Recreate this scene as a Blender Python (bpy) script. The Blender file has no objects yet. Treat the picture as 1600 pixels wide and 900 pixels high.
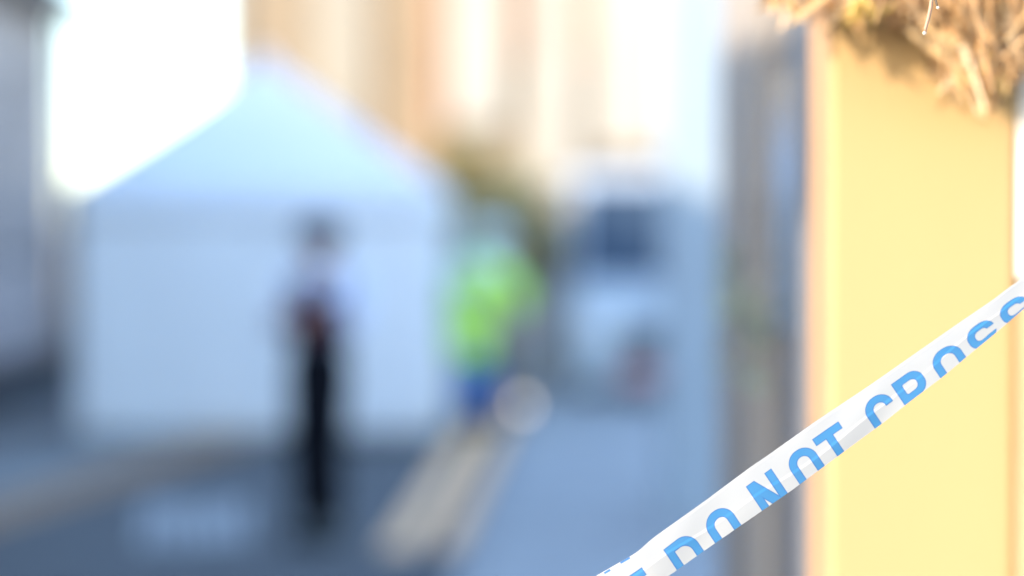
import bpy, bmesh, math, random
import numpy as np
from mathutils import Vector, Matrix
random.seed(7)
R = math.radians
C = bpy.context.scene.collection
SC = bpy.context.scene

# ---------------------------------------------------------------- camera
CAM_Z = 1.616
FPX = 1600 / 36 * 85                     # focal length in photograph pixels
PITCH = math.atan(67 / FPX)              # the horizon lies 67 px above the centre
cam = bpy.data.cameras.new('camera')
cam.lens = 85; cam.sensor_width = 36; cam.clip_start = 0.05; cam.clip_end = 1200
cam.dof.use_dof = True; cam.dof.focus_distance = 2.225; cam.dof.aperture_fstop = 1.4
cam.dof.aperture_blades = 0
cam_o = bpy.data.objects.new('camera', cam); C.objects.link(cam_o)
cam_o.location = (0, 0, CAM_Z); cam_o.rotation_euler = (R(90) - PITCH, 0, 0)
SC.camera = cam_o

# ---------------------------------------------------------------- light
SUN_EL = R(20.0)
SX, SY = -0.80, -0.60                    # horizontal direction towards the sun (left, behind the camera)
w = bpy.data.worlds.new('World'); SC.world = w; w.use_nodes = True
nt = w.node_tree
sky = nt.nodes.new('ShaderNodeTexSky'); sky.sky_type = 'NISHITA'; sky.sun_disc = False
sky.sun_elevation = SUN_EL; sky.sun_rotation = math.atan2(SX, SY)
sky.air_density = 1.0; sky.dust_density = 0.6; sky.ozone_density = 1.9
bg = nt.nodes['Background']; bg.inputs[1].default_value = 0.15
nt.links.new(sky.outputs[0], bg.inputs[0])
sun = bpy.data.lights.new('sun', 'SUN'); sun.energy = 2.0; sun.angle = R(0.5); sun.color = (1, .86, .68)
sun_o = bpy.data.objects.new('sun', sun); C.objects.link(sun_o)
sd = Vector((SX * math.cos(SUN_EL), SY * math.cos(SUN_EL), math.sin(SUN_EL)))
sun_o.rotation_euler = sd.to_track_quat('Z', 'Y').to_euler(); sun_o.location = (-20, -20, 20)
SC.view_settings.view_transform = 'Standard'; SC.view_settings.look = 'None'
SC.view_settings.exposure = 2.42; SC.view_settings.gamma = 1
SC.cycles.max_bounces = 6

# ---------------------------------------------------------------- helpers
def W(px, py, Y):
    """world point seen at photograph pixel (px, py), on the plane y = Y"""
    u = (px - 800) / FPX; v = (450 - py) / FPX
    dy = math.cos(PITCH) + v * math.sin(PITCH)
    dz = -math.sin(PITCH) + v * math.cos(PITCH)
    k = Y / dy
    return Vector((u * k, Y, CAM_Z + dz * k))
def G(px, py, z=0):
    """ground point seen at photograph pixel (px, py)"""
    u = (px - 800) / FPX; v = (450 - py) / FPX
    dy = math.cos(PITCH) + v * math.sin(PITCH)
    dz = -math.sin(PITCH) + v * math.cos(PITCH)
    k = (z - CAM_Z) / dz
    return Vector((u * k, dy * k, z))

def mat(name, col, rough=.7, var=.12, scale=8, metal=0, bump=0, bscale=60, trans=0, coat=0, emit=0, stretch=None, col2=None, spec=.5):
    m = bpy.data.materials.new(name); m.use_nodes = True
    n = m.node_tree.nodes; l = m.node_tree.links; p = n['Principled BSDF']
    tc = n.new('ShaderNodeTexCoord'); mp = n.new('ShaderNodeMapping')
    l.new(tc.outputs['Object'], mp.inputs[0])
    if stretch: mp.inputs['Scale'].default_value = stretch
    nz = n.new('ShaderNodeTexNoise'); nz.inputs['Scale'].default_value = scale; nz.inputs['Detail'].default_value = 6
    l.new(mp.outputs[0], nz.inputs['Vector'])
    r = n.new('ShaderNodeValToRGB'); l.new(nz.outputs['Fac'], r.inputs[0])
    r.color_ramp.elements[0].position = .3; r.color_ramp.elements[1].position = .7
    c2 = col2 or tuple(min(1, c * (1 + var)) for c in col)
    c1 = tuple(c * (1 - var) for c in col) if not col2 else col
    r.color_ramp.elements[0].color = (*c1, 1); r.color_ramp.elements[1].color = (*c2, 1)
    l.new(r.outputs[0], p.inputs['Base Color'])
    p.inputs['Roughness'].default_value = rough; p.inputs['Metallic'].default_value = metal
    p.inputs['Specular IOR Level'].default_value = spec
    p.inputs['Coat Weight'].default_value = coat
    if emit:
        p.inputs['Emission Color'].default_value = (*col, 1); p.inputs['Emission Strength'].default_value = emit
    if bump:
        b = n.new('ShaderNodeBump'); b.inputs['Strength'].default_value = bump; b.inputs['Distance'].default_value = .01
        n2 = n.new('ShaderNodeTexNoise'); n2.inputs['Scale'].default_value = bscale; n2.inputs['Detail'].default_value = 5
        l.new(mp.outputs[0], n2.inputs['Vector']); l.new(n2.outputs['Fac'], b.inputs['Height']); l.new(b.outputs[0], p.inputs['Normal'])
    if trans:
        t = n.new('ShaderNodeBsdfTranslucent'); l.new(r.outputs[0], t.inputs[0])
        mx = n.new('ShaderNodeMixShader'); mx.inputs[0].default_value = trans
        l.new(p.outputs[0], mx.inputs[1]); l.new(t.outputs[0], mx.inputs[2])
        l.new(mx.outputs[0], n['Material Output'].inputs[0])
    return m

def link(name, me, m=None, parent=None, smooth=False):
    o = bpy.data.objects.new(name, me); C.objects.link(o)
    if m and not me.materials: me.materials.append(m)
    if parent: o.parent = parent
    if smooth:
        for p in me.polygons: p.use_smooth = True
    return o
def tag(o, label=None, cat=None, group=None, kind=None):
    for k, v in (('label', label), ('category', cat), ('group', group), ('kind', kind)):
        if v: o[k] = v
    return o
def thing(name, label, cat, loc=(0, 0, 0), group=None, rz=0):
    o = bpy.data.objects.new(name, None); C.objects.link(o); o.location = loc; o.rotation_euler.z = rz
    o.empty_display_size = .1
    return tag(o, label, cat, group)
class MB:
    """collects shapes, then links them as one mesh object"""
    def __init__(s): s.bm = bmesh.new()
    def box(s, x0, x1, y0, y1, z0, z1, bev=0):
        v = [s.bm.verts.new((x, y, z)) for x in (x0, x1) for y in (y0, y1) for z in (z0, z1)]
        fs = [s.bm.faces.new([v[i] for i in f]) for f in ((0, 1, 3, 2), (4, 6, 7, 5), (0, 4, 5, 1), (2, 3, 7, 6), (0, 2, 6, 4), (1, 5, 7, 3))]
        if bev:
            es = {e for f in fs for e in f.edges}
            bmesh.ops.bevel(s.bm, geom=list(es), offset=bev, segments=2, affect='EDGES', profile=.5)
        return s
    def tube(s, pts, rad, n=8, cap=True):
        pts = [Vector(p) for p in pts]
        rad = rad if isinstance(rad, (list, tuple)) else [rad] * len(pts)
        rings = []
        for i, p in enumerate(pts):
            d = (pts[min(i + 1, len(pts) - 1)] - pts[max(i - 1, 0)]).normalized()
            a = d.orthogonal().normalized() if abs(d.z) > .9 or True else None
            up = Vector((0, 0, 1)) if abs(d.z) < .9 else Vector((0, 1, 0))
            a = d.cross(up).normalized(); b = d.cross(a)
            rings.append([s.bm.verts.new(p + (a * math.cos(t) + b * math.sin(t)) * rad[i]) for t in (2 * math.pi * k / n for k in range(n))])
        for r0, r1 in zip(rings, rings[1:]):
            for k in range(n): s.bm.faces.new((r0[k], r0[(k + 1) % n], r1[(k + 1) % n], r1[k]))
        if cap: s.bm.faces.new(rings[0][::-1]); s.bm.faces.new(rings[-1])
        return s
    def poly(s, pts):
        s.bm.faces.new([s.bm.verts.new(p) for p in pts]); return s
    def prism(s, prof, x0, x1, axis='x'):
        """closed profile of (a, b) pairs extruded along an axis"""
        def P(t, a, b): return (t, a, b) if axis == 'x' else (a, t, b) if axis == 'y' else (a, b, t)
        A = [s.bm.verts.new(P(x0, *p)) for p in prof]; B = [s.bm.verts.new(P(x1, *p)) for p in prof]
        n = len(prof)
        s.bm.faces.new(A); s.bm.faces.new(B[::-1])
        for k in range(n): s.bm.faces.new((A[k], B[k], B[(k + 1) % n], A[(k + 1) % n]))
        return s
    def ball(s, c, r, seg=16, sc=(1, 1, 1)):
        M = Matrix.Translation(c) @ Matrix.Diagonal((r * sc[0], r * sc[1], r * sc[2], 1))
        bmesh.ops.create_uvsphere(s.bm, u_segments=seg, v_segments=seg // 2 + 2, radius=1, matrix=M); return s
    def build(s, name, m, parent=None, smooth=False):
        bmesh.ops.recalc_face_normals(s.bm, faces=s.bm.faces[:])
        me = bpy.data.meshes.new(name); s.bm.to_mesh(me); s.bm.free()
        return link(name, me, m, parent, smooth)

M = {}
M['asphalt'] = mat('asphalt', (.062, .066, .07), .85, scale=1.3, col2=(.098, .102, .108), bump=.5, bscale=180)
M['paving'] = mat('paving', (.22, .23, .24), .8, scale=2.5, col2=(.32, .33, .335), bump=.3)
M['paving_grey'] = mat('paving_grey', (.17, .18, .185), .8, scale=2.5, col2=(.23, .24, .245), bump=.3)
M['kerb'] = mat('kerb', (.24, .25, .26), .8, var=.15, bump=.3)
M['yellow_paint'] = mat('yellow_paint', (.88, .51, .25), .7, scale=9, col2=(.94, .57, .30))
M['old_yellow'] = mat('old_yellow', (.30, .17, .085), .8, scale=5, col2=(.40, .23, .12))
M['worn_white'] = mat('worn_white', (.24, .25, .255), .8, scale=4, col2=(.42, .43, .44))
M['soil'] = mat('soil', (.10, .09, .07), .95, var=.3)
M['tent'] = mat('tent_fabric', (.75, .77, .80), .65, var=.03, scale=3, trans=.12, bump=.15, bscale=5)
M['tent_trim'] = mat('tent_trim', (.71, .735, .78), .6, var=.04, trans=.1)
M['alu'] = mat('alu', (.55, .56, .58), .35, metal=.8, var=.05)
M['grey_render'] = mat('grey_render', (.50, .42, .40), .9, scale=3, var=.12, bump=.4)
M['dark_stone'] = mat('dark_stone', (.045, .045, .05), .8, var=.2, bump=.4)
M['slate'] = mat('slate', (.11, .115, .13), .6, var=.25, scale=20)
M['glass'] = mat('glass', (.035, .055, .085), .12, var=.1, spec=.3)
M['dark_wood'] = mat('dark_wood', (.14, .11, .10), .6, var=.15)
M['gutter'] = mat('gutter', (.13, .135, .15), .5, var=.1)
M['sandstone'] = mat('sandstone', (.225, .175, .12), .9, scale=1.5, var=.10, bump=.3)
M['pale_stone'] = mat('pale_stone', (.26, .238, .20), .9, scale=1.5, var=.07, bump=.3)
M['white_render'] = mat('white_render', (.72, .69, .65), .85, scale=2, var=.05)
M['bay'] = mat('bay_render', (.36, .325, .275), .9, scale=2, var=.05)
M['cream'] = mat('cream_render', (.215, .175, .125), .9, scale=2, var=.06)
M['low_wall'] = mat('low_wall', (.36, .36, .34), .85, scale=2, var=.06)
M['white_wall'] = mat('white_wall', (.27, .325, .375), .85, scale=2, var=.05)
M['orange_brick'] = mat('orange_brick', (.30, .15, .08), .9, scale=9, var=.2)
M['pink_render'] = mat('pink_render', (.30, .24, .22), .9, scale=3, var=.06)
M['yellow_wall'] = mat('yellow_wall', (.365, .236, .100), .75, scale=2, var=.018, bump=.05, stretch=(2, 2, 1), bscale=30)
M['peach'] = mat('peach_render_dim_side', (.33, .205, .11), .8, scale=3, var=.08)
M['taupe'] = mat('taupe_paint', (.27, .235, .20), .7, scale=2, var=.15, stretch=(1, 1, .35))
M['umber'] = mat('umber_paint', (.185, .163, .145), .6, scale=2, var=.2, stretch=(1, 1, .35))
M['slate_blue'] = mat('slate_blue_paint', (.165, .165, .175), .6, scale=2, var=.1)
M['van_white'] = mat('van_white', (.36, .41, .46), .35, var=.02, coat=.4)
M['tyre'] = mat('tyre', (.02, .02, .022), .8, var=.1)
M['black_plastic'] = mat('black_plastic', (.025, .03, .035), .5, var=.1)
M['red_lens'] = mat('red_lens', (.50, .22, .25), .3, var=.05)
M['lens'] = mat('lens', (.7, .72, .75), .1, var=.02)
M['black_cloth'] = mat('black_cloth', (.006, .007, .011), 1, var=.2, spec=.05)
M['navy_cloth'] = mat('navy_cloth', (.035, .045, .08), .9, var=.2)
M['lilac_cloth'] = mat('lilac_cloth', (.56, .60, .76), .9, var=.04)
M['maroon'] = mat('maroon', (.05, .006, .012), .7, var=.2)
M['skin'] = mat('skin', (.50, .30, .22), .6, var=.06)
M['paper'] = mat('paper', (.80, .80, .82), .8, var=.02)
M['hivis'] = mat('hivis', (.46, .80, .06), .75, var=.06)
M['reflective'] = mat('reflective_band', (.66, .86, .62), .4, var=.04)
M['helmet_grey'] = mat('helmet_grey', (.46, .54, .58), .4, var=.06)
M['blue_cloth'] = mat('blue_cloth', (.01, .12, .42), .8, var=.1)
M['leaf_olive'] = mat('leaf_olive', (.42, .385, .22), .7, var=.3, scale=3, trans=.25)
M['leaf_gold'] = mat('leaf_gold', (.42, .33, .13), .7, var=.25, scale=3, trans=.3)
M['leaf_green'] = mat('leaf_green', (.29, .33, .24), .6, var=.3, scale=30, trans=.2)
M['bark'] = mat('bark', (.10, .075, .05), .9, var=.3)

# ---------------------------------------------------------------- ground, road, pavements
g = MB(); g.poly([(-400, -200, -.012), (400, -200, -.012), (400, 800, -.012), (-400, 800, -.012)])
tag(g.build('ground', M['soil']), 'bare earth beneath and around the street', kind='structure')
def lerp(a, b, t): return a + (b - a) * t
# left kerb line and right kerb line, as x = f(y)
def xl(y): return lerp(-3.62, -2.62, (y - 13) / 7.) if y < 20 else -2.62 + (y - 20) * .03
def xr(y): return lerp(-.20, .02, (y - 13) / 7.)
YS = [-8, 0, 4, 8, 10, 12, 13, 14, 16, 18, 20, 24, 28, 33]
road = MB()
for a, b in zip(YS, YS[1:]): road.poly([(xl(a), a, 0), (xr(a), a, 0), (xr(b), b, 0), (xl(b), b, 0)])
road_o = tag(road.build('road', M['asphalt']), 'dark asphalt road in shade under the white tent', kind='structure')
pl = MB()
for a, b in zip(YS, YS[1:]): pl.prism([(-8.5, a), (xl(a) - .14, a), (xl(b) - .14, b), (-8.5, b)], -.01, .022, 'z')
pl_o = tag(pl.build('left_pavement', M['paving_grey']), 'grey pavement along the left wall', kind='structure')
pr = MB()
for a, b in zip(YS, YS[1:]): pr.prism([(xr(a) + .14, a), (9, a), (9, b), (xr(b) + .14, b)], -.01, .118, 'z')
pr_o = tag(pr.build('right_pavement', M['paving']), 'pale blue grey pavement right of the double yellow lines', kind='structure')
def kerbs(fx, s, h, parent, y0=6., y1=30.):
    y = y0
    while y < y1:
        m = MB(); a, b = y + .004, y + .906
        xa, xb = fx(a), fx(b)
        m.prism([(xa, a), (xa + s * .135, a), (xb + s * .135, b), (xb, b)], -.01, h, 'z')
        m.build('kerb_stone', M['kerb'], parent); y += .915
kerbs(xl, -1, .03, pl_o); kerbs(xr, 1, .126, pr_o)
def line_marking(fx, wdt, y0, y1, z, m, name='yellow_line'):
    q = MB(); n = 14
    for i in range(n):
        a = lerp(y0, y1, i / n); b = lerp(y0, y1, (i + 1) / n)
        q.poly([(fx(a), a, z), (fx(a) + wdt, a, z), (fx(b) + wdt, b, z), (fx(b), b, z)])
    o = q.build(name, m, road_o); return o
line_marking(lambda y: xr(y) - .50, .19, 12.75, 26, .004, M['yellow_paint'])
line_marking(lambda y: xr(y) - .21, .14, 12.75, 26, .004, M['yellow_paint'])
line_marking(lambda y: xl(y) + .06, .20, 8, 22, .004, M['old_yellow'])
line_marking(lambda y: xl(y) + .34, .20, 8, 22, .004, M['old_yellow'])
# worn patch of white paint
q = MB()
A, B_, C_, D_ = G(215, 850), G(395, 850), G(385, 785), G(225, 785)
for (a, b, c, d) in ((A, B_, C_, D_),):
    k = 6
    for i in range(k):
        p0 = a.lerp(b, i / k + .02); p1 = a.lerp(b, (i + 1) / k - .02); p2 = d.lerp(c, (i + 1) / k - .02); p3 = d.lerp(c, i / k + .02)
        e = [random.uniform(-.12, .12) for _ in range(4)]
        q.poly([(p0.x, p0.y + e[0], .004), (p1.x, p1.y + e[1], .004), (p2.x, p2.y + e[2], .004), (p3.x, p3.y + e[3], .004)])
o = q.build('worn_marking', M['worn_white'], road_o)

# ---------------------------------------------------------------- left terrace (facade recedes along the left; its ridge shades the street)
FX = -5.06; Y0, Y1 = 0.0, 27.0; EAVE, RIDGE, RX = 4.42, 6.28, -8.9
t = thing('terrace_house', 'grey rendered building along the left edge with dark plinth and tall window', 'building', (FX, 14, 0))
def P(o): o.parent = t; o.matrix_parent_inverse = Matrix.Translation((-FX, -14, 0)); return o
wins = [(24.05, 24.85, 1.55, 3.45), (20.2, 21.1, 1.2, 3.2), (15.5, 16.5, 1.2, 3.2), (10, 11, 1.2, 3.2), (4.5, 5.5, 1.2, 3.2)]
m = MB(); ys = sorted([Y0, Y1] + [v for a in wins for v in a[:2]])
for a, b in zip(ys, ys[1:]):
    ww = [x for x in wins if abs(x[0] - a) < 1e-6]
    if ww: m.box(FX - .3, FX, a, b, .45, ww[0][2]); m.box(FX - .3, FX, a, b, ww[0][3], EAVE)
    else: m.box(FX - .3, FX, a, b, .45, EAVE)
m.prism([(FX - .3, .3), (FX - .3, EAVE), (RX, RIDGE - .1), (2 * RX - FX, EAVE), (2 * RX - FX, .3)], Y1 - .25, Y1 - .02, 'y')
m.prism([(FX - .3, .3), (FX - .3, EAVE), (RX, RIDGE - .1), (2 * RX - FX, EAVE), (2 * RX - FX, .3)], Y0 + .02, Y0 + .25, 'y')
P(m.build('wall', M['grey_render']))
P(MB().box(FX - .3, FX + .05, Y0, Y1 + .02, -.01, .447).build('plinth', M['dark_stone']))
m = MB(); ov = FX + .42; sl = (RIDGE - EAVE) / (FX - RX)
zo = EAVE - sl * .42
m.prism([(ov, zo), (ov, zo + .12), (RX, RIDGE + .12), (RX, RIDGE)], Y0 - .1, Y1 + .25, 'y')
m.prism([(2 * RX - ov, zo), (2 * RX - ov, zo + .12), (RX - .002, RIDGE + .12), (RX - .002, RIDGE)], Y0 - .1, Y1 + .25, 'y')
P(m.build('roof', M['slate']))
P(MB().box(ov - .02, ov + .11, Y0 - .1, Y1 + .25, zo - .12, zo + .0, .02).build('gutter', M['gutter']))
P(MB().box(FX + .003, ov - .03, Y0, Y1 + .2, zo - .06, zo - .02).build('soffit', M['gutter']))
P(MB().tube([(FX + .10, Y1 - .12, zo - .1), (FX + .10, Y1 - .12, .1)], .05).build('drainpipe', M['gutter']))
for a, b, c, d in wins:
    f = MB()
    f.box(FX - .16, FX - .08, a, a + .07, c, d); f.box(FX - .16, FX - .08, b - .07, b, c, d)
    f.box(FX - .16, FX - .08, a + .07, b - .07, c, c + .07); f.box(FX - .16, FX - .08, a + .07, b - .07, d - .07, d)
    f.box(FX - .15, FX - .09, a + .07, b - .07, (c + d) / 2 - .02, (c + d) / 2 + .02)
    wf = P(f.build('window', M['dark_wood']))
    s_ = MB().box(FX - .14, FX - .12, a + .07, b - .07, c + .07, (c + d) / 2 - .02).build('pane', M['glass'], wf)
    s_ = MB().box(FX - .14, FX - .12, a + .07, b - .07, (c + d) / 2 + .02, d - .07).build('pane', M['glass'], wf)
    P(MB().box(FX - .06, FX + .07, a - .06, b + .06, c - .09, c - .002).build('sill', M['dark_stone']))

t = thing('added_gate', 'tall dark boarded gate added to darken the gap between the left building and the tent', 'gate', (FX + .05, Y1 - .3, 0))  # added to cover the brightly lit gap beside the tent
for i in range(9):
    MB().box(.06 + i * .13, .06 + i * .13 + .122, 0, .03, .08, 2.3, .004).build('board', M['gutter'], t)
MB().box(.02, 1.3, .032, .07, .5, .62).build('rail', M['gutter'], t); MB().box(.02, 1.3, .032, .07, 1.9, 2.02).build('rail', M['gutter'], t)
MB().box(1.24, 1.36, -.02, .10, 0, 2.4).build('gatepost', M['gutter'], t)

# ---------------------------------------------------------------- sandstone building at the back
YB = 41.0
xa, xb = W(352, 100, YB).x, W(694, 100, YB).x
t = thing('sandstone_building', 'tall sunlit tan stone building rising behind the white tent', 'building', (lerp(xa, xb, .5), YB, 0))
def P2(o, px=lerp(xa, xb, .5), py=YB): o.parent = t; o.matrix_parent_inverse = Matrix.Translation((-px, -py, 0)); return o
HB = 11
m = MB(); m.box(xa, xb, YB, YB + 7, -.01, HB); P2(m.build('wall', M['sandstone']))
def pil(p0, p1, mm, dp): return P2(MB().box(W(p0, 0, YB).x, W(p1, 0, YB).x, YB - dp, YB + .05, -.008, HB - .3).build('pilaster', mm))
pil(490, 578, M['pale_stone'], .10)
pil(346, 368, M['pale_stone'], .14)  # paler corner strip stands in for the building's sunlit side
P2(MB().box(xa - .15, xb + .002, YB - .25, YB + 7.1, HB + .003, HB + .4).build('cornice', M['pale_stone']))
for p0, p1 in ((395, 455), (608, 662)):
    for z0 in (6.3, 8.6):
        x0, x1 = W(p0, 0, YB).x, W(p1, 0, YB).x
        f = MB(); f.box(x0, x0 + .06, YB - .05, YB - .003, z0, z0 + 1.5); f.box(x1 - .06, x1, YB - .05, YB - .003, z0, z0 + 1.5)
        f.box(x0 + .06, x1 - .06, YB - .05, YB - .003, z0, z0 + .07); f.box(x0 + .06, x1 - .06, YB - .05, YB - .003, z0 + 1.43, z0 + 1.5)
        wf = P2(f.build('window', M['white_render'])); MB().box(x0 + .06, x1 - .06, YB - .02, YB - .004, z0 + .07, z0 + 1.43).build('pane', M['glass'], wf)
# ---------------------------------------------------------------- white house at the back
YW = 37.0
x0, x1 = W(694, 0, YW).x, W(1300, 0, YW).x
t = thing('white_house', 'bright sunlit white house with orange brick strips behind the trees', 'house', (2, YW, 0))
def P3(o): o.parent = t; o.matrix_parent_inverse = Matrix.Translation((-2, -YW, 0)); return o
P3(MB().box(x0 + .01, x1, YW, YW + 7, -.01, 7.2).build('wall', M['cream']))
def strip(p0, p1, yb, mm, z1=7.1, dp=.08): return P3(MB().box(W(p0, 0, YW).x, W(p1, 0, YW).x, YW - dp, YW + .03, W(800, yb, YW).z, z1).build('brick_strip', mm))
for p0, p1, yy in ((700, 790, 195), (832, 897, 285), (926, 1034, 235)):
    P3(MB().box(W(p0, 0, YW).x, W(p1, 0, YW).x, YW - .14, YW + .03, W(800, yy, YW).z, 7.0).build('bay', M['bay']))
strip(672, 694, 205, M['orange_brick'])
strip(796, 818, 92, M['orange_brick'])
strip(902, 926, 95, M['orange_brick'])
P3(MB().box(W(1014, 0, YW).x, W(1044, 0, YW).x, YW - .05, YW + .02, W(800, 230, YW).z, 7.1).build('pink_panel', M['pink_render']))
P3(MB().prism([(YW - .4, 7.203), (YW + 3.5, 9.4), (YW + 7.4, 7.203)], x0 + .02, x1 + .3).build('roof', M['slate']))
# far row closing the street
t = thing('stone_wall', 'low pale stone wall closing the far end of the street', 'wall', (0, 62, 0))
MB().box(-40, 40, 0, .4, -.01, 2.1).build('masonry', M['pale_stone'], t)
MB().box(-40.05, 40.05, -.06, .46, 2.103, 2.2).build('coping', M['kerb'], t)

# ---------------------------------------------------------------- white wall pier (13 m) on the right pavement
YP = 13.0
xa, xb = W(1040, 0, YP).x, W(1210, 0, YP).x
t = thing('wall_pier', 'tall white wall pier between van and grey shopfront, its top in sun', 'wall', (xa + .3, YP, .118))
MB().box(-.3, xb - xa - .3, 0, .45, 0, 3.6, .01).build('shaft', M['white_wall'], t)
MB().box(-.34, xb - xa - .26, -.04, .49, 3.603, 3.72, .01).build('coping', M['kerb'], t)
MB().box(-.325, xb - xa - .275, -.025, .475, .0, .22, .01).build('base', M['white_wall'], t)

# ---------------------------------------------------------------- grey shopfront side wall (4.2 - 5.8 m)
XS = .5
t = thing('shopfront', 'grey brown painted shopfront side receding left of the yellow pillar', 'building', (XS, 4.2, 0))
def yat(px, x): return x / ((px - 800) / FPX)
ya, yb_, yc, yd = yat(1262, XS), yat(1238, XS), yat(1186, XS), yat(1124, XS)
def bx(a, b, z0, z1, d0, d1, nm, mm, par=None):
    par = par or t
    return MB().box(d0, d1, a - 4.2, b - 4.2, z0, z1, .004).build(nm, mm, par)
bx(ya, yb_ - .004, .118, 3.4, 0, .3, 'corner_post', M['slate_blue'])
fr = bx(yb_, yc, .118, 3.4, .03, .3, 'door', M['umber'])
bx(yb_ + .08, yc - .08, 1.45, 1.95, .015, .029, 'pane', M['glass'], fr)
bx(yc + .004, yd, .118, 3.4, 0, .3, 'pier', M['taupe'])
bx(yc + .1, yd - .05, .118, .4, -.02, -.003, 'plinth', M['umber'])
bx(ya - .02, yd + .05, 3.403, 3.65, -.05, .35, 'fascia', M['taupe'])

# ---------------------------------------------------------------- yellow pillar and white wall right of it
YY = 2.95
xa, xb = W(1263, 0, YY + .20).x, W(1592, 0, YY).x
t = thing('yellow_pillar', 'broad sunlit yellow pillar behind the blue lettered tape', 'pillar', (xa, YY, 0))
sh = MB().box(0, xb - xa, 0, .20, .118, 2.55, .010).build('shaft', M['yellow_wall'], t)
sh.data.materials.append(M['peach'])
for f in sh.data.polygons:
    if f.normal.x < -.5: f.material_index = 1  # left side coloured darker peach to read as less sunlit
MB().box(-.03, xb - xa + .03, -.03, .23, 2.553, 2.65, .01).build('cap', M['yellow_wall'], t)
YR = 2.952
xa = W(1592, 0, 2.95).x + .099
t = thing('white_wall', 'brilliant white sunlit wall at the right edge behind the yellow pillar', 'wall', (xa, YR, 0))
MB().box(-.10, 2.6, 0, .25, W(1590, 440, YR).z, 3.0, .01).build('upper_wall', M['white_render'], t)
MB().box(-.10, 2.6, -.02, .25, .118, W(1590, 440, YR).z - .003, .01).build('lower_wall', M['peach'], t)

# ---------------------------------------------------------------- tent
YT = 20.0
pL, pR_ = W(118, 690, YT), W(688, 690, YT)
wT = pR_.x - pL.x; cx = (pL.x + pR_.x) / 2
zE = W(400, 292, YT).z; zV = W(400, 345, YT).z; zP = W(413, 88, YT + 1.5).z
t = thing('tent', 'large white pop-up tent with peaked roof and closed walls across the road', 'tent', (cx, YT, .024))
hw = wT / 2; dep = 3.0
zE -= .024; zV -= .024; zP -= .024
def panel(name, A, B, z0, z1, m, nu=40, nv=16, amp=.02, scallop=0):
    bm = bmesh.new(); A = Vector(A); B = Vector(B); nrm = (B - A).cross(Vector((0, 0, 1))).normalized(); vs = []
    ph = random.uniform(0, 6)
    for j in range(nv + 1):
        for i in range(nu + 1):
            u = i / nu; v = j / nv
            e = math.sin(math.pi * u) 
            d = amp * e * (math.sin(u * 17 + ph + v * 2) * .5 + math.sin(u * 41 + v * 5 + ph) * .25 + math.sin(v * 7 + u * 5) * .3)
            vs.append(bm.verts.new(A.lerp(B, u) + nrm * d + Vector((0, 0, lerp(z0, z1, v)))))
    for j in range(nv):
        for i in range(nu):
            k = j * (nu + 1) + i; bm.faces.new((vs[k], vs[k + 1], vs[k + nu + 2], vs[k + nu + 1]))
    me = bpy.data.meshes.new(name); bm.to_mesh(me); bm.free()
    o = link(name, me, m, t, True)
    md = o.modifiers.new('s', 'SOLIDIFY'); md.thickness = .003
    return o
co = [(-hw, 0), (hw, 0), (hw, dep), (-hw, dep)]
for i in range(4):
    a, b = co[i], co[(i + 1) % 4]
    panel('side_wall', (*a, 0), (*b, 0), .01, zE - .02, M['tent'])
    cxx, cyy = 0, dep / 2
    ex = lambda p: (p[0] * 1.012, cyy + (p[1] - cyy) * 1.012)
    panel('valance', (*ex(a), 0), (*ex(b), 0), zV, zE + .01, M['tent_trim'], amp=.008, nv=3)
    MB().box(a[0] * .975 - .02, a[0] * .975 + .02, cyy + (a[1] - cyy) * .975 - .02, cyy + (a[1] - cyy) * .975 + .02, 0, zE - .03).build('leg', M['alu'], t)
pk = Vector((W(413, 88, YT + 1.5).x - cx, dep / 2, zP))
bm = bmesh.new(); n = 12
for i in range(4):
    A = Vector((*ex(co[i]), zE + .012)); B = Vector((*ex(co[(i + 1) % 4]), zE + .012)); g_ = []
    for j in range(n + 1):
        f = j / n; row = []
        for k in range(n + 1):
            p = A.lerp(B, k / n).lerp(pk, f)
            p.z -= .22 * math.sin(math.pi * f) * (.3 + .7 * math.sin(math.pi * k / n)) * .4
            row.append(bm.verts.new(p))
        g_.append(row)
    for j in range(n):
        for k in range(n):
            try: bm.faces.new((g_[j][k], g_[j][k + 1], g_[j + 1][k + 1], g_[j + 1][k]))
            except ValueError: pass
bmesh.ops.remove_doubles(bm, verts=bm.verts, dist=.0005); bmesh.ops.recalc_face_normals(bm, faces=bm.faces[:])
me = bpy.data.meshes.new('roof'); bm.to_mesh(me); bm.free(); ro = link('roof', me, M['tent'], t, True)
MB().ball(pk + Vector((0, 0, -.02)), .06).build('finial', M['tent'], ro, True)
MB().box(.02, .05, -.012, -.004, .03, zV).build('zip', M['tent_trim'], t)

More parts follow.
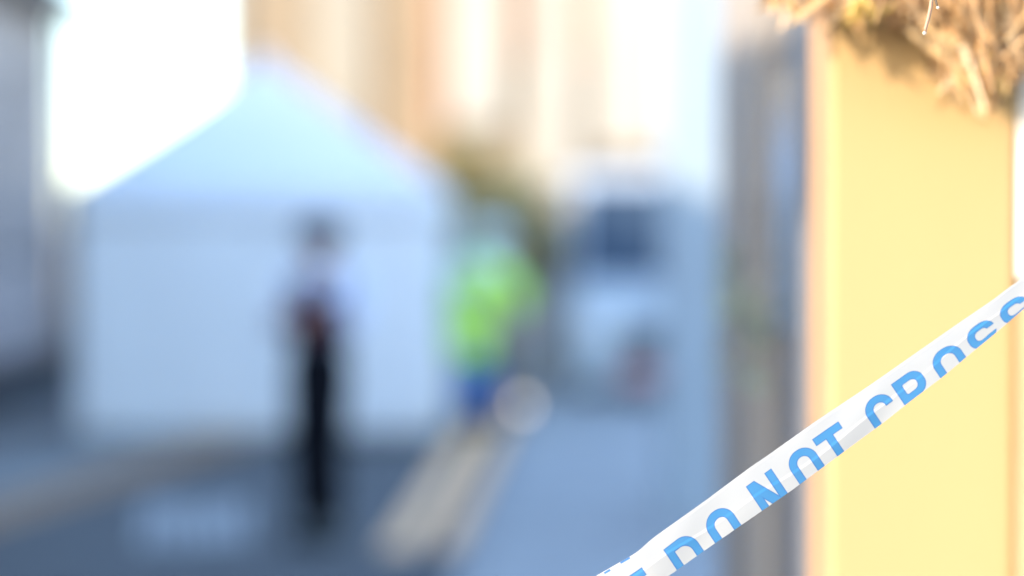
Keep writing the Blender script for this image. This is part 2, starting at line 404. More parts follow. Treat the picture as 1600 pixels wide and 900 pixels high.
# ---------------------------------------------------------------- people
def skin(name, joints, chains, m, parent, root, sub=2):
    """one continuous surface grown from a joint skeleton: joints name -> (xyz, radius)"""
    names = list(joints); idx = {k: i for i, k in enumerate(names)}
    vs = [Vector(joints[k][0]) for k in names]; rad = [joints[k][1] for k in names]
    ed = set()
    for ch in chains:
        for a, b in zip(ch, ch[1:]): ed.add((idx[a], idx[b]))
    me = bpy.data.meshes.new(name); me.from_pydata([tuple(v) for v in vs], list(ed), [])
    o = link(name, me, m, parent)
    sm = o.modifiers.new('skin', 'SKIN'); sm.use_smooth_shade = True
    sv = me.skin_vertices[0].data
    for i, r in enumerate(rad):
        sv[i].radius = r if isinstance(r, tuple) else (r, r)
        sv[i].use_root = (names[i] == root)
    ss = o.modifiers.new('sub', 'SUBSURF'); ss.levels = sub; ss.render_levels = sub
    return o
def person(label, loc, J, mats, coat=False, cap=None, rz=0):
    """J: joints in metres (x right, y away, z up). Returns the thing."""
    t = thing('person', label, 'person', loc, rz=rz)
    D = dict(J)
    def mid(a, b, f=.5): return tuple(lerp(a[i], b[i], f) for i in range(3))
    head = Vector(D['head'])
    body = {'pelvis': (D['pelvis'], .12), 'belly': (mid(D['pelvis'], D['chest'], .45), .11), 'chest': (D['chest'], .13), 'neck': (D['neck'], .055),
            'jaw': (mid(D['neck'], D['head'], .55), .062), 'headc': (D['head'], .085), 'crown': (tuple(head + Vector((0, 0, .075))), .068)}
    ch = [['pelvis', 'belly', 'chest', 'neck', 'jaw', 'headc', 'crown']]
    for s in 'LR':
        body |= {'sh' + s: (D['sh' + s], .058), 'el' + s: (D['el' + s], .042), 'wr' + s: (D['wr' + s], .028),
                 'hip' + s: (D['hip' + s], .085), 'kn' + s: (D['kn' + s], .055), 'an' + s: (D['an' + s], .04), 'to' + s: (D['to' + s], .024)}
        wr = Vector(D['wr' + s]); d = (wr - Vector(D['el' + s])).normalized(); sd_ = d.cross(Vector((0, 1, .2))).normalized(); up = sd_.cross(d)
        pa = wr + d * .055; body['pa' + s] = (tuple(pa), (.036, .018))
        ch += [['chest', 'sh' + s, 'el' + s, 'wr' + s, 'pa' + s], ['pelvis', 'hip' + s, 'kn' + s, 'an' + s, 'to' + s]]
        for k, (off, ln) in enumerate(((-.03, .062), (-.01, .072), (.01, .068), (.03, .052))):
            b0 = pa + d * .035 + sd_ * off; b1 = b0 + d * ln * .55 - up * .008; b2 = b1 + d * ln * .4 - up * .022
            body[f'f{k}a{s}'] = (tuple(b0), .010); body[f'f{k}b{s}'] = (tuple(b1), .009); body[f'f{k}c{s}'] = (tuple(b2), .008)
            ch.append(['pa' + s, f'f{k}a{s}', f'f{k}b{s}', f'f{k}c{s}'])
        t0 = wr + d * .03 - sd_ * .035; t1 = t0 + d * .035 - sd_ * .015; body['ta' + s] = (tuple(t0), .012); body['tb' + s] = (tuple(t1), .009)
        ch.append(['wr' + s, 'ta' + s, 'tb' + s])
    bo = skin('body', body, ch, M['skin'], t, 'pelvis')
    face = Vector(D['face'])                        # unit direction the face looks
    sidev = face.cross(Vector((0, 0, 1))).normalized()
    for s in (-1, 1): MB().ball(head + face * .083 + sidev * .032 * s + Vector((0, 0, .01)), .012, 8).build('eye', M['black_plastic'], bo, True)
    f = MB(); f.ball(head + face * .098 + Vector((0, 0, -.02)), .016, 8, (1, 1, 1.6)); f.build('nose', M['skin'], bo, True)
    f = MB(); f.ball(head + face * .085 + Vector((0, 0, -.058)), .022, 8, (1, 1, .35)); f.build('mouth', M['maroon'], bo, True)
    for s in (-1, 1): MB().ball(head + sidev * .088 * s, .03, 8, (.5, .7, 1)).build('ear', M['skin'], bo, True)
    f = MB(); f.ball(head - face * .02 + Vector((0, 0, .035)), .112, 18, (1, 1, .95)); f.build('hair', mats['hair'], t, True)
    # clothes
    pv, chs = D['pelvis'], D['chest']
    if coat:
        T = {'hem': (D['hem'], .20), 'h2': (mid(D['hem'], pv, .5), .215), 'hips': (pv, .225), 'belly': (mid(pv, chs, .45), .25), 'chest': (chs, .24), 'col': (mid(chs, D['neck'], .85), .09)}
        tc = [['hem', 'h2', 'hips', 'belly', 'chest', 'col']]
    else:
        T = {'hem': ((pv[0], pv[1], pv[2] + .02), .15), 'belly': (mid(pv, chs, .5), .15), 'chest': (chs, .165), 'col': (mid(chs, D['neck'], .85), .08)}
        tc = [['hem', 'belly', 'chest', 'col']]
    for s in 'LR':
        T |= {'sh' + s: (D['sh' + s], .085), 'el' + s: (D['el' + s], .068), 'cu' + s: (mid(D['el' + s], D['wr' + s], .95), .052)}
        tc.append(['chest', 'sh' + s, 'el' + s, 'cu' + s])
    skin('coat' if coat else 'shirt', T, tc, mats['top'], t, 'chest')
    L = {'w': ((pv[0], pv[1], pv[2] + .13), .158), 'v': ((pv[0], pv[1], pv[2] + .06), .16), 'p': ((pv[0], pv[1], pv[2] - .03), .15)}; lc = [['w', 'v', 'p']]
    for s in 'LR':
        L |= {'h' + s: (mid(D['hip' + s], D['kn' + s], .25), .105), 'k' + s: (D['kn' + s], .085), 'a' + s: (mid(D['kn' + s], D['an' + s], .98), .08)}
        lc.append(['p', 'h' + s, 'k' + s, 'a' + s])
    skin('trousers', L, lc, mats['legs'], t, 'p')
    for s in 'LR':
        a, b = Vector(D['an' + s]), Vector(D['to' + s])
        h_ = (b - a); h_.z = 0; h_.normalize()
        skin('boot', {'q': (tuple(Vector((a.x, a.y, .05)) - h_ * .07), .045), 'a': ((a.x, a.y, .06), .062), 'm': (tuple(Vector((a.x, a.y, .05)) + h_ * .09), .055), 't': (tuple(Vector((a.x, a.y, .042)) + h_ * .19), .042)}, [['q', 'a', 'm', 't']], M['black_plastic'], t, 'a', 2)
        MB().tube([(a.x, a.y, .05), (a.x, a.y, .2)], .058, 14).build('boot_shaft', M['black_plastic'], t, True)
    return t
# person standing in the road, turned to the left
YA = 13.1; base = G(498, 849)
J1 = dict(pelvis=(0, 0, .98), chest=(.02, 0, 1.32), neck=(.02, 0, 1.49), head=(.02, 0, 1.62), face=(-1, -.25, -.1),
          shL=(.04, .17, 1.42), elL=(-.0, .24, 1.16), wrL=(-.20, .13, 1.20), shR=(.04, -.17, 1.42), elR=(-.02, -.25, 1.16), wrR=(-.23, -.14, 1.22),
          hipL=(.0, .08, .88), knL=(-.02, .085, .49), anL=(.02, .085, .09), toL=(-.12, .09, .035),
          hipR=(.0, -.08, .88), knR=(-.03, -.085, .49), anR=(-.0, -.085, .09), toR=(-.14, -.09, .035))
p1 = person('person in black trousers and pale lilac shirt standing before the tent', (base.x, YA, 0), J1,
            dict(hair=M['navy_cloth'], top=M['lilac_cloth'], legs=M['black_cloth']), rz=R(62))
def rings(name, prof, m, parent, n=28):
    q = MB(); R_ = []
    for (x, y, z, rx, ry) in prof: R_.append([q.bm.verts.new((x + rx * math.cos(k * 2 * math.pi / n), y + ry * math.sin(k * 2 * math.pi / n), z)) for k in range(n)])
    for u, v in zip(R_, R_[1:]):
        for k in range(n): q.bm.faces.new((u[k], u[(k + 1) % n], v[(k + 1) % n], v[k]))
    q.bm.faces.new(R_[0]); q.bm.faces.new(R_[-1])
    return q.build(name, m, parent, True)
ve = {'a': ((.05, .02, 1.10), .17), 'b': ((.06, .03, 1.24), .178), 'c': ((.06, .05, 1.40), .165)}
rings('vest', [(.02, .0, 1.06, .155, .165), (.03, .01, 1.15, .165, .175), (.04, .02, 1.30, .17, .185), (.04, .03, 1.40, .155, .17), (.04, .02, 1.46, .10, .12)], M['navy_cloth'], p1)
MB().ball((.02, 0, 1.69), .135, 18, (1, 1, .62)).build('cap', M['navy_cloth'], p1, True)
MB().box(-.19, -.08, -.07, .07, 1.665, 1.685, .006).build('cap_peak', M['navy_cloth'], p1)
tb = thing('bag', 'dark maroon bag worn at the waist of the lilac shirted person', 'bag', (base.x + .01, YA - .02, 1.13))
MB().box(-.15, .15, -.29, -.17, -.01, .19, .03).build('pouch', M['maroon'], tb, True)
MB().box(-.12, .13, -.305, -.292, .06, .17, .004).build('flap', M['maroon'], tb)
MB().tube([(.12, -.24, .17), (.15, -.19, .25), (.14, -.12, .33), (.08, .05, .36)], .012).build('strap', M['black_cloth'], tb)
tp = tag(MB().box(-.16, .0, -.10, .10, -.01, .006).box(-.155, -.005, -.095, .095, .0065, .02).build('papers', M['paper']), 'pale clipboard of papers held by the person before the tent', 'papers')
tp.location = (base.x - .17, YA - .30, 1.30); tp.rotation_euler = (0, R(55), 0)

# person in hi-vis coat right of the tent
b2 = G(738, 668); YV = b2.y
J2 = dict(pelvis=(-.04, 0, .98), chest=(.02, 0, 1.36), neck=(.10, 0, 1.53), head=(.16, -.02, 1.64), face=(.9, -.4, -.2), hem=(-.03, 0, .52),
          shL=(.10, .17, 1.44), elL=(.40, .14, 1.28), wrL=(.46, .0, 1.06), shR=(-.02, -.19, 1.45), elR=(.36, -.27, 1.24), wrR=(.40, -.20, .99),
          hipL=(.0, .09, .90), knL=(.12, .10, .50), anL=(.12, .10, .09), toL=(.26, .08, .035),
          hipR=(-.06, -.09, .90), knR=(-.05, -.10, .50), anR=(-.08, -.10, .09), toR=(.05, -.14, .035))
p2 = person('person in long lime hi-vis coat and pale helmet leaning right beside the tent', (b2.x, YV, .0), J2,
            dict(hair=M['helmet_grey'], top=M['hivis'], legs=M['blue_cloth']), coat=True)
MB().ball((.15, -.02, 1.70), .155, 20, (1.1, 1, .8)).build('helmet', M['helmet_grey'], p2, True)
rings('reflective_yoke', [(.01, 0, 1.24, .265, .275), (.05, 0, 1.36, .285, .30), (.08, 0, 1.47, .23, .25), (.11, 0, 1.53, .12, .13)], M['reflective'], p2)
rings('reflective_band', [(-.02, 0, .90, .258, .262), (-.02, 0, .96, .262, .266)], M['reflective'], p2)

# ---------------------------------------------------------------- van
b3 = G(960, 652); YN = 23.2; VX = 1.60
t = thing('van', 'white van facing the camera with wide dark windscreen, half hidden by pier', 'van', (VX, YN, .0))
hwv = .98
prof = [(0, .28), (0, .80), (.12, 1.16), (.45, 1.26), (1.05, 2.25), (1.25, 2.38), (5.0, 2.40), (5.05, .28)]
MB().prism(prof, -hwv, hwv).build('body', M['van_white'], t)
e1, e2 = Vector((0, .47, 1.29)), Vector((0, 1.03, 2.21))
nn = Vector((0, -.85, .52)) * .02
MB().poly([(-.94, *(e1 + nn)[1:]), (.94, *(e1 + nn)[1:]), (.90, *(e2 + nn)[1:]), (-.90, *(e2 + nn)[1:])]).build('windscreen', M['glass'], t)
MB().box(-hwv - .012, -hwv - .002, 1.0, 1.9, 1.32, 1.95, .002).build('side_window', M['glass'], t)
MB().box(-.58, .58, -.02, -.002, .50, .84, .004).build('grille', M['black_plastic'], t)
MB().box(-.60, .60, -.05, -.004, .30, .45, .01).build('bumper', M['van_white'], t)
MB().box(-.56, .05, -.075, -.053, .31, .44, .004).build('red_panel', M['red_lens'], t)
for s in (-1, 1):
    MB().box(*sorted((s * .60, s * .90)), -.03, -.003, .74, .96, .015).build('headlight', M['lens'], t)
    mi = MB().box(*sorted((s * 1.0, s * 1.2)), .62, .72, 1.35, 1.62, .02).build('mirror', M['black_plastic'], t)
    for y in (.9, 4.0):
        MB().tube([(s * .98, y, .34), (s * .78, y, .34)], .34, 24).build('wheel', M['tyre'], t)
    wp = MB().tube([(s * .3, .46, 1.34), (s * .05, .62, 1.55)], .012).build('wiper', M['black_plastic'], t)

# ---------------------------------------------------------------- low wall between the bushes and the van
wx = W(790, 0, 25).x; ww_ = W(926, 0, 25).x - wx
t = thing('garden_wall', 'low pale grey garden wall in front of the bushes, left of the van', 'wall', (wx, 25, .118))
MB().box(0, ww_, 0, .22, 0, W(800, 452, 25).z - .118, .008).build('masonry', M['low_wall'], t)
MB().box(-.03, ww_ + .03, -.03, .25, W(800, 452, 25).z - .115, W(800, 443, 25).z - .118, .008).build('coping', M['low_wall'], t)

# ---------------------------------------------------------------- small lit lamp on the ground (the pale bokeh disc)
YLm = 20.6; pl_ = W(817, 633, YLm)
t = thing('warning_lamp', 'small pale lit lamp standing low on the pavement right of the hi-vis person', 'lamp', (pl_.x, YLm, .118))
MB().box(-.05, .05, -.035, .035, 0, .05, .008).build('base', M['black_plastic'], t)
m_l = mat('lamp_glow', (1, .82, .66), .3, var=.01, emit=.5)
MB().tube([(0, -.045, pl_.z - .118), (0, -.015, pl_.z - .118)], .042, 20).build('lens', m_l, t)
MB().tube([(0, -.014, pl_.z - .118), (0, .03, pl_.z - .118)], .05, 20).build('housing', M['black_plastic'], t)
MB().tube([(0, 0, .05), (0, 0, pl_.z - .118 - .048)], .012).build('stem', M['black_plastic'], t)

# ---------------------------------------------------------------- trees, hedge
def leaves(name, blobs, n, size, m, parent, seed=1, flat=False, sx=1.0):
    rng = np.random.default_rng(seed); V = []; F = []
    wts = np.array([b[1][0] * b[1][1] * b[1][2] for b in blobs]); wts = wts / wts.sum()
    cnt = rng.multinomial(n, wts); i = 0
    for (c, r), k in zip(blobs, cnt):
        d = rng.normal(size=(k, 3)); d /= np.linalg.norm(d, axis=1)[:, None]
        rr = rng.random(k) ** (1 / 2.2)
        p = np.array(c) + d * rr[:, None] * np.array(r)
        a = rng.normal(size=(k, 3)); a /= np.linalg.norm(a, axis=1)[:, None]
        b = np.cross(a, rng.normal(size=(k, 3))); b /= np.linalg.norm(b, axis=1)[:, None]
        s = size * (.6 + .8 * rng.random(k))[:, None]
        for q in range(k):
            V += [p[q] - a[q] * s[q], p[q] + b[q] * s[q] * .45 * sx, p[q] + a[q] * s[q], p[q] - b[q] * s[q] * .45 * sx]
            F.append((i, i + 1, i + 2, i + 3)); i += 4
    me = bpy.data.meshes.new(name); me.from_pydata([tuple(v) for v in V], [], F)
    o = link(name, me, m, parent); o['kind'] = 'stuff' if name == 'foliage' else 'thing'
    return o
def tree(label, x, y, h, blobs, n, m, seed, group=None, cat='tree', nm='tree'):
    t = thing(nm, label, cat, (x, y, 0), group)
    k = MB()
    k.tube([(0, 0, -.05), (.05, 0, h * .3), (0, .05, h * .62), (.03, 0, h * .85)], [.11, .085, .055, .03])
    rnd = random.Random(seed)
    for c, r in blobs:
        k.tube([(0, 0, h * .3), tuple(lerp(0, c[i], .5) if i < 2 else lerp(h * .3, c[2], .55) for i in range(3)), c], [.05, .035, .012], 6)
    k.build('trunk', M['bark'], t)
    leaves('crown', blobs, n, .075, m, t, seed)['kind'] = 'stuff'
    return t
def bl(px, py, Y, r, ox, oy):
    p = W(px, py, Y); return ((p.x - ox, p.y - oy, p.z), r)
Yt = 29
ox = W(750, 0, Yt).x
tree('olive leaved bush with golden top behind the hi-vis person', ox, Yt, 2.6,
     [bl(735, 375, Yt, (.55, .6, .45), ox, Yt), bl(760, 400, Yt, (.7, .6, .5), ox, Yt), bl(725, 450, Yt, (.6, .6, .6), ox, Yt), bl(730, 530, Yt, (.7, .6, .6), ox, Yt)], 7000, M['leaf_olive'], 3)
ox = W(815, 0, Yt - .6).x
tree('darker olive tree right of the hi-vis person, tallest of the clump', ox, Yt - .6, 2.9,
     [bl(815, 345, Yt - .6, (.36, .5, .55), ox, Yt - .6), bl(835, 385, Yt - .6, (.55, .6, .45), ox, Yt - .6), bl(860, 430, Yt - .6, (.7, .6, .5), ox, Yt - .6), bl(830, 520, Yt - .6, (.8, .6, .6), ox, Yt - .6)], 9000, M['leaf_olive'], 4)
ox = W(900, 0, Yt - .2).x
tree('low dark olive bush left of the van windscreen', ox, Yt - .2, 2.0,
     [bl(890, 390, Yt - .2, (.4, .5, .45), ox, Yt - .2), bl(930, 400, Yt - .2, (.5, .5, .55), ox, Yt - .2), bl(920, 480, Yt - .2, (.7, .6, .6), ox, Yt - .2)], 7000, M['leaf_olive'], 5)
ox = W(720, 0, 33).x
tree('thin pale golden tree lit by the sun behind the tent', ox, 33, 3.0,
     [bl(715, 250, 33, (.35, .5, .35), ox, 33), bl(745, 300, 33, (.5, .5, .4), ox, 33), bl(790, 290, 33, (.45, .5, .35), ox, 33)], 2500, M['leaf_gold'], 6)
# ivy on the shopfront
t = thing('ivy_plant', 'small green ivy climbing the grey shopfront at mid height', 'plant', (.47, 4.9, .118))
MB().tube([(.0, .3, 0), (-.0, .25, .7), (.01, .1, 1.3), (0, -.1, 1.6)], .003).build('stem', M['bark'], t)
leaves('leaf_mass', [((0, .48, 1.33), (.012, .10, .20)), ((0, .40, 1.40), (.012, .16, .12)), ((0, -.22, 1.36), (.012, .17, .18)), ((0, -.40, 1.30), (.012, .08, .14))], 110, .018, M['leaf_green'], t, 8, sx=1.4)['kind'] = 'stuff'

# ---------------------------------------------------------------- dead climber hanging over the yellow pillar
t = thing('dead_climber', 'dry brown overgrown plant hanging over the yellow pillar at top right', 'plant', (.62, 2.7, 2.3))
rng = np.random.default_rng(11)
def mt_straw(name, c): return mat(name, c, .6, var=.25, scale=40, trans=.2)
straw = [mt_straw('dry_brown', (.45, .26, .115)), mt_straw('dry_ochre', (.56, .375, .18)), mt_straw('dry_pale', (.63, .47, .30)), mt_straw('dry_yellow', (.60, .42, .11)), mt_straw('dry_dark', (.28, .15, .065))]
def blades(name, n, region, mat_i, ln=(.04, .10), wd=.0022, seed=0):
    rg = np.random.default_rng(seed); V = []; F = []; i = 0; k = 0
    while k < n:
        px = rg.uniform(*region[0]); py = rg.uniform(*region[1]); Y = rg.uniform(*region[2])
        # hanging mass: lower limit of the plant as seen in the photo
        lim = np.interp(px, [1180, 1215, 1300, 1370, 1440, 1490, 1540, 1580, 1640, 1800], [-40, 50, 45, 40, 50, 150, 190, 130, 100, 90])
        if py > lim * rg.uniform(.35, 1.0) or (px < 1440 and rg.random() < (.88 if px < 1300 else .74)): continue
        k += 1
        p = np.array(W(px, py, Y))
        L = rg.uniform(*ln); a = rg.uniform(-1.1, 1.1); bb = rg.uniform(-1, 1)
        d = np.array([math.sin(a), math.sin(bb) * .6, -math.cos(a)]); d /= np.linalg.norm(d)
        q = np.cross(d, rg.normal(size=3)); q /= np.linalg.norm(q); bend = rg.uniform(-.3, .3) * L
        c = np.cross(d, q); ww = wd * rg.uniform(.6, 1.5)
        st = p - d * L * .8
        for s_ in range(5):
            f = s_ / 4; cc = st + d * L * f + c * bend * f * f; h = ww * (1 - .55 * f)
            V += [tuple(cc - q * h), tuple(cc + q * h)]
            if s_: F.append((i - 2, i - 1, i + 1, i)); 
            i += 2
    me = bpy.data.meshes.new(name); me.from_pydata(V, [], F)
    o = link(name, me, straw[mat_i]); o.parent = t; o.matrix_parent_inverse = Matrix.Translation((-.62, -2.7, -2.3)); o['kind'] = 'stuff'
    return o
FULL = ((1190, 1800), (-260, 200), (2.62, 2.90))
BK = ((1190, 1800), (-260, 200), (2.80, 2.935))
blades('dry_leaves', 5200, BK, 0, ln=(.03, .07), wd=.004, seed=1)
blades('dry_leaves', 6200, BK, 1, ln=(.03, .07), wd=.004, seed=2)
blades('dry_leaves', 2400, BK, 2, ln=(.03, .08), wd=.0035, seed=3)
blades('dry_leaves', 900, BK, 4, ln=(.03, .07), wd=.0055, seed=4)
blades('dry_stalks', 110, FULL, 1, ln=(.06, .12), wd=.0016, seed=14)
blades('dry_stalks', 260, FULL, 0, ln=(.06, .12), wd=.0016, seed=15)
blades('yellow_leaves', 34, ((1320, 1370), (20, 85), (2.75, 2.9)), 3, ln=(.02, .04), wd=.004, seed=5)
blades('yellow_leaves', 22, ((1500, 1590), (110, 190), (2.8, 2.9)), 3, ln=(.02, .04), wd=.004, seed=6)
stm = MB()
for i in range(26):
    px = random.uniform(1330, 1750); a = W(px, -300, random.uniform(2.6, 2.88)); b = W(px + random.uniform(-60, 60), random.uniform(0, 150) if px > 1470 else random.uniform(-30, 40), random.uniform(2.6, 2.88))
    mdp = a.lerp(b, .5) + Vector((random.uniform(-.03, .03), random.uniform(-.03, .03), 0))
    stm.tube([a, mdp, b], [.005, .004, .0015], 6)
o = stm.build('stems', straw[0]); o.parent = t; o.matrix_parent_inverse = Matrix.Translation((-.62, -2.7, -2.3)); o['kind'] = 'stuff'
# the two sharp stalks that hang at the focus distance
def stalk(pts, r, m, Y=2.225):
    q = MB(); P_ = [W(x, y, Y) for x, y in pts]
    q.tube(P_, [r * k for k in np.interp(np.linspace(0, 1, len(P_)), [0, .85, 1], [1.15, .95, .8])], 10)
    o = q.build('stalk', m, None, True); o.parent = t; o.matrix_parent_inverse = Matrix.Translation((-.62, -2.7, -2.3)); return o
m_st = mat('stalk_tan', (.29, .165, .10), .5, var=.2, scale=60)
s1 = stalk([(1463, -300), (1462, -150), (1459, -60), (1456.5, -10), (1454, 12), (1450, 30), (1446, 44), (1444.5, 53)], .0018, m_st)
s2 = stalk([(1448, -300), (1454, -120), (1459, -20), (1461, -4), (1463, 5), (1464.5, 10)], .0011, M['bark'])
for (x, y), par, r in (((1444.3, 52), s1, .00185), ((1465.3, 12), s2, .0016)):
    q = MB(); q.ball(W(x, y, 2.224), r, 12); q.build('tip', straw[2] if 0 else mat('pale_tip', (.48, .40, .32), .4, var=.1, scale=300), par, True)

# ---------------------------------------------------------------- police tape
DA = np.array([.83, -.5577]); DN = np.array([.5577, .83])      # along the tape / across it, in photograph pixels
TOP = [(269, 1266), (310, 1269), (345, 1271.3), (377, 1266.7), (420, 1265.5), (475, 1264), (567, 1259.6), (602, 1259.5), (694, 1257), (781, 1257.6), (807, 1257.3), (955, 1254.5), (1027, 1254.2), (1057, 1252), (1088, 1252)]
BOT = [(300, 1331), (361, 1329.7), (432, 1328), (502, 1327), (594, 1326), (664, 1323), (739, 1319.6), (778, 1318), (828, 1313.8), (899, 1310), (944, 1305), (1002, 1299.5), (1060, 1292.7), (1100, 1289)]
LT = [(337, 1295), (381, 1291), (460, 1286), (543, 1281), (620, 1278.5), (700, 1277), (761, 1276.5), (820, 1275), (900, 1273), (960, 1273), (1022, 1270.5), (1090, 1269)]
HH = [(337, 80), (400, 78), (570, 74), (700, 73), (830, 66), (950, 60), (1060, 51)]
def ip(a, tab): return np.interp(a, [p[0] for p in tab], [p[1] for p in tab])
def sm(a, tab, wd=9): return sum(ip(a + k, tab) for k in np.linspace(-wd, wd, 7)) / 7
CX = .83 ** 2 + .5577 ** 2
def unrot(a, b): return ((a * .83 + b * .5577) / CX, (-a * .5577 + b * .83) / CX)
# note: a, b were measured with (.83, -.56) and (.56, .83)
# signed distance of the print, in pixels of letter space (x along, y down, cap height 78)
def rbox(x, y, x0, x1, y0, y1, r, corners=(1, 1, 1, 1)):
    cx_, cy_ = (x0 + x1) / 2, (y0 + y1) / 2; hx, hy = (x1 - x0) / 2, (y1 - y0) / 2
    left = x < cx_; rr = np.where(left, r * corners[0], r * corners[1])
    qx = np.abs(x - cx_) - hx + rr; qy = np.abs(y - cy_) - hy + rr
    return np.hypot(np.maximum(qx, 0), np.maximum(qy, 0)) + np.minimum(np.maximum(qx, qy), 0) - rr
def seg(x, y, ax, ay, bx_, by_, hw_):
    """slab between two points, ends left long; cut with a box by the caller"""
    dx, dy = bx_ - ax, by_ - ay; l = math.hypot(dx, dy)
    return np.abs((x - ax) * dy - (y - ay) * dx) / l - hw_
S = 13.6; CH = 78
def L_O(x, y, w_): return np.maximum(rbox(x, y, 0, w_, 0, CH, w_ * .48), -rbox(x, y, S, w_ - S, S, CH - S, (w_ - 2 * S) * .48))
def L_C(x, y, w_): return np.maximum(L_O(x, y, w_), -rbox(x, y, w_ * .5, w_ + 20, CH * .34, CH * .66, .1))
def L_D(x, y, w_): return np.maximum(rbox(x, y, 0, w_, 0, CH, w_ * .48, (0, 1)), -rbox(x, y, S, w_ - S, S, CH - S, (w_ - 2 * S) * .6, (0, 1)))
def L_T(x, y, w_): return np.minimum(rbox(x, y, 0, w_, 0, S, .1), rbox(x, y, w_ / 2 - S / 2, w_ / 2 + S / 2, S - 4, CH, .1))
def L_E(x, y, w_): return np.minimum(np.minimum(rbox(x, y, 0, S, 0, CH, .1), rbox(x, y, 0, w_, 0, S, .1)), np.minimum(rbox(x, y, 0, w_ * .9, 31, 46, .1), rbox(x, y, 0, w_, CH - S, CH, .1)))
def L_N(x, y, w_):
    d = np.minimum(rbox(x, y, 0, S, 0, CH, .1), rbox(x, y, w_ - S, w_, 0, CH, .1))
    dg = np.maximum(seg(x, y, S * .5, 0, w_ - S * .5, CH, 8.2), rbox(x, y, 0, w_, 0, CH, .1)); return np.minimum(d, dg)
def L_R(x, y, w_):
    b = np.maximum(rbox(x, y, 0, w_, 0, CH * .6, w_ * .4, (0, 1)), -rbox(x, y, S, w_ - S, 13.5, CH * .6 - 13.5, 9, (.3, 1)))
    return np.minimum(np.minimum(b, rbox(x, y, 0, S, 0, CH, .1)), np.maximum(seg(x, y, w_ * .45, CH * .5, w_ * .88, CH, 8), rbox(x, y, 0, w_, CH * .5, CH, .1)))
def L_S(x, y, w_):
    up = np.maximum(rbox(x, y, 0, w_, 0, CH * .6, w_ * .42), -rbox(x, y, S, w_ - S, 13.5, CH * .6 - 14, 8))
    up = np.maximum(up, -rbox(x, y, w_ * .5, w_ + 20, CH * .26, CH * .41, .1))
    lo = np.maximum(rbox(x, y, 0, w_, CH * .42, CH, w_ * .42), -rbox(x, y, S, w_ - S, CH * .42 + 14, CH - 13.5, 8))
    lo = np.maximum(lo, -rbox(x, y, -20, w_ * .5, CH * .59, CH * .74, .1))
    return np.minimum(up, lo)
TEXT = [(L_E, 292, 46), (L_D, 381, 52), (L_O, 454, 50), (L_N, 543, 49), (L_O, 615, 49), (L_T, 670, 50), (L_C, 761, 48), (L_R, 820, 50), (L_O, 890, 52), (L_S, 957, 50), (L_S, 1021, 50)]
PREV = [(L_N, 225, 49)]
def ink(a, b):
    lx = a; ly = (b - sm(a, LT)) * 78 / sm(a, HH)
    d = np.full(a.shape, 50.)
    for fn, x0_, w_ in TEXT + PREV: d = np.minimum(d, fn(lx - x0_, ly, w_))
    # slivers of print on the folded-over flap at the lower left
    tb_ = sm(a, TOP)
    d = np.minimum(d, rbox(a, b - tb_, 284, 295, 1.2, 4.6, .1)); d = np.minimum(d, rbox(a, b - tb_, 314, 331, 0, 3.2, .1))
    return d
NA, NV = 1020, 84
av = np.linspace(255, 1100, NA)
rgn = np.random.default_rng(4)
def wr_noise(u, v, seed):
    r = np.random.default_rng(seed); z = np.zeros(np.broadcast(u, v).shape)
    for _ in range(16):
        fu = r.uniform(.01, .07); fv = r.uniform(-1.5, 6); z = z + np.sin(u * fu + v * fv + r.uniform(0, 6.3)) * r.uniform(.2, 1)
    return z / 6
verts = []; att = []
for i, a in enumerate(av):
    vv = np.linspace(0, 1, NV); aa = np.full(NV, a)
    bt, bb_ = sm(aa, TOP), sm(aa, BOT); b = bt + (bb_ - bt) * vv
    d = ink(aa, b)
    c0 = .56 + .09 * math.sin(a * .0085 + 2.2) + .03 * math.sin(a * .031); c1 = c0 + .06
    prof_ = np.interp(vv, [0, .07, c0, c1, 1], [.0006, .0002, 0, -.0009, -.0002 + .0006 * math.sin(a * .02)])
    prof_ = prof_ + wr_noise(aa, vv, 5) * .0007
    prof_ = prof_ + np.where(a < 352, (352 - a) * .0001 * (1 - vv), 0)
    Yd = 2.19 + (a - 255) / 845 * .10
    for k in range(NV):
        px, py = unrot(a, b[k]); verts.append(tuple(W(px, py, Yd + prof_[k]))); att.append(d[k])
faces = [(i * NV + k, (i + 1) * NV + k, (i + 1) * NV + k + 1, i * NV + k + 1) for i in range(NA - 1) for k in range(NV - 1)]
# folded back half, and the stretches outside the frame, coarser
def add_strip(rows, nk, col_att=50.):
    base_ = len(verts)
    for r_ in rows:
        for p in r_: verts.append(tuple(p)); att.append(col_att)
    n_ = len(rows)
    for i in range(n_ - 1):
        for k in range(nk - 1):
            q_ = base_ + i * nk + k; faces.append((q_, q_ + nk, q_ + nk + 1, q_ + 1))
rows = []
for i in range(0, NA, 12):
    lo_ = Vector(verts[i * NV + NV - 1]); hi_ = Vector(verts[i * NV])
    rows.append([lo_, lo_.lerp(hi_, .3) + Vector((0, .004, 0)), lo_.lerp(hi_, .75) + Vector((0, .007, 0))])
add_strip(rows, 3)
a0, b0 = Vector(verts[0]), Vector(verts[NV - 1]); rows = []
for i in range(31):
    f = i / 30; off = Vector((-1.35 * f, -.10 * f, -.93 * f + .36 * f * f))
    rows.append([a0 + off, b0 + off + Vector((0, 0, 0))])
LEND = rows[-1][0]
add_strip(rows[::-1], 2)
a1, b1 = Vector(verts[(NA - 1) * NV]), Vector(verts[(NA - 1) * NV + NV - 1]); rows = []
for i in range(21):
    f = i / 20; off = Vector((.62 * f, .28 * f, .47 * f)); rows.append([a1 + off, b1 + off])
REND = rows[-1][0]
add_strip(rows, 2)
me = bpy.data.meshes.new('police_tape'); me.from_pydata(verts, [], faces)
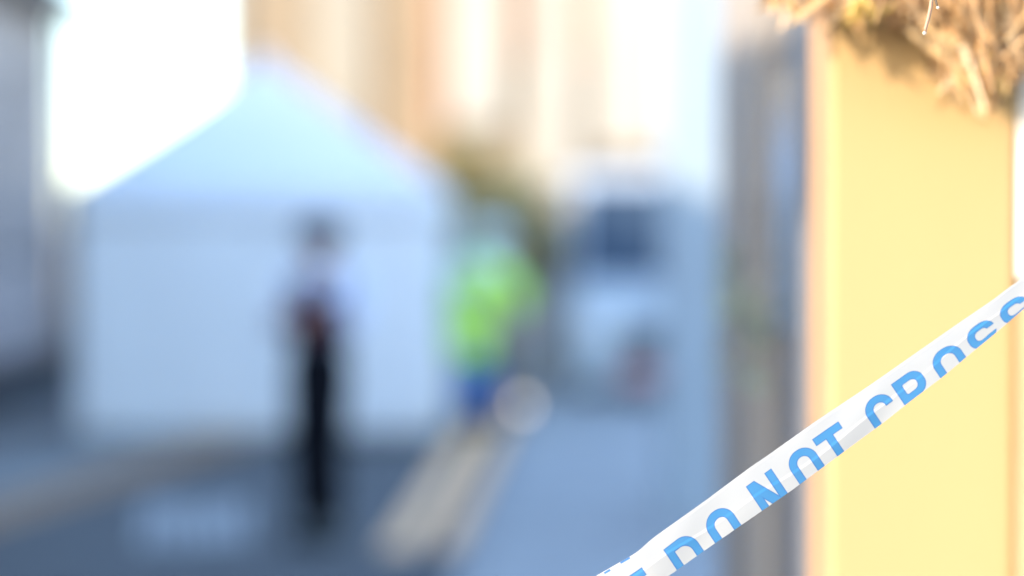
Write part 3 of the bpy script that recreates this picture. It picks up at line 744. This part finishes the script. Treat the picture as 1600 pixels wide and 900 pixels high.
at = me.attributes.new('ink', 'FLOAT', 'POINT'); at.data.foreach_set('value', att)
mt = bpy.data.materials.new('tape_plastic'); mt.use_nodes = True
n = mt.node_tree.nodes; l = mt.node_tree.links; p = n['Principled BSDF']
atn = n.new('ShaderNodeAttribute'); atn.attribute_name = 'ink'
r = n.new('ShaderNodeMapRange'); r.inputs['From Min'].default_value = -.45; r.inputs['From Max'].default_value = .45
l.new(atn.outputs['Fac'], r.inputs['Value'])
ed = n.new('ShaderNodeMapRange'); ed.inputs['From Min'].default_value = -2.2; ed.inputs['From Max'].default_value = -.6
l.new(atn.outputs['Fac'], ed.inputs['Value'])
tcn = n.new('ShaderNodeTexCoord'); nz = n.new('ShaderNodeTexNoise'); nz.inputs['Scale'].default_value = 35; nz.inputs['Detail'].default_value = 4
l.new(tcn.outputs['Object'], nz.inputs['Vector'])
blue = n.new('ShaderNodeMix'); blue.data_type = 'RGBA'
blue.inputs[6].default_value = (.024, .138, .30, 1); blue.inputs[7].default_value = (.042, .17, .33, 1); l.new(nz.outputs['Fac'], blue.inputs[0])
be = n.new('ShaderNodeMix'); be.data_type = 'RGBA'; l.new(ed.outputs[0], be.inputs[0]); l.new(blue.outputs[2], be.inputs[6]); be.inputs[7].default_value = (.022, .10, .26, 1)
mx = n.new('ShaderNodeMix'); mx.data_type = 'RGBA'; l.new(r.outputs[0], mx.inputs[0]); l.new(be.outputs[2], mx.inputs[6]); mx.inputs[7].default_value = (.345, .335, .325, 1)
l.new(mx.outputs[2], p.inputs['Base Color']); p.inputs['Roughness'].default_value = .32
tr = n.new('ShaderNodeBsdfTranslucent'); l.new(mx.outputs[2], tr.inputs[0])
ms = n.new('ShaderNodeMixShader'); ms.inputs[0].default_value = .22
l.new(p.outputs[0], ms.inputs[1]); l.new(tr.outputs[0], ms.inputs[2]); l.new(ms.outputs[0], n['Material Output'].inputs[0])
tape = link('barrier_tape', me, mt, None, True)
tag(tape, 'taut folded white plastic tape printed DO NOT CROSS in blue', 'tape')
# posts the tape is tied to, just outside the frame
for pt, lab in ((LEND, 'slim steel post holding the lower left end of the tape'), (REND, 'slim steel post holding the upper right end of the tape')):
    t = thing('steel_post', lab, 'post', (pt.x, pt.y + .02, 0), 'posts holding the tape')
    MB().tube([(0, 0, 0), (0, 0, pt.z + .08)], .018, 12).build('pole', M['alu'], t, True)
    MB().tube([(0, 0, 0), (0, 0, .03)], .16, 24).build('base', M['black_plastic'], t)
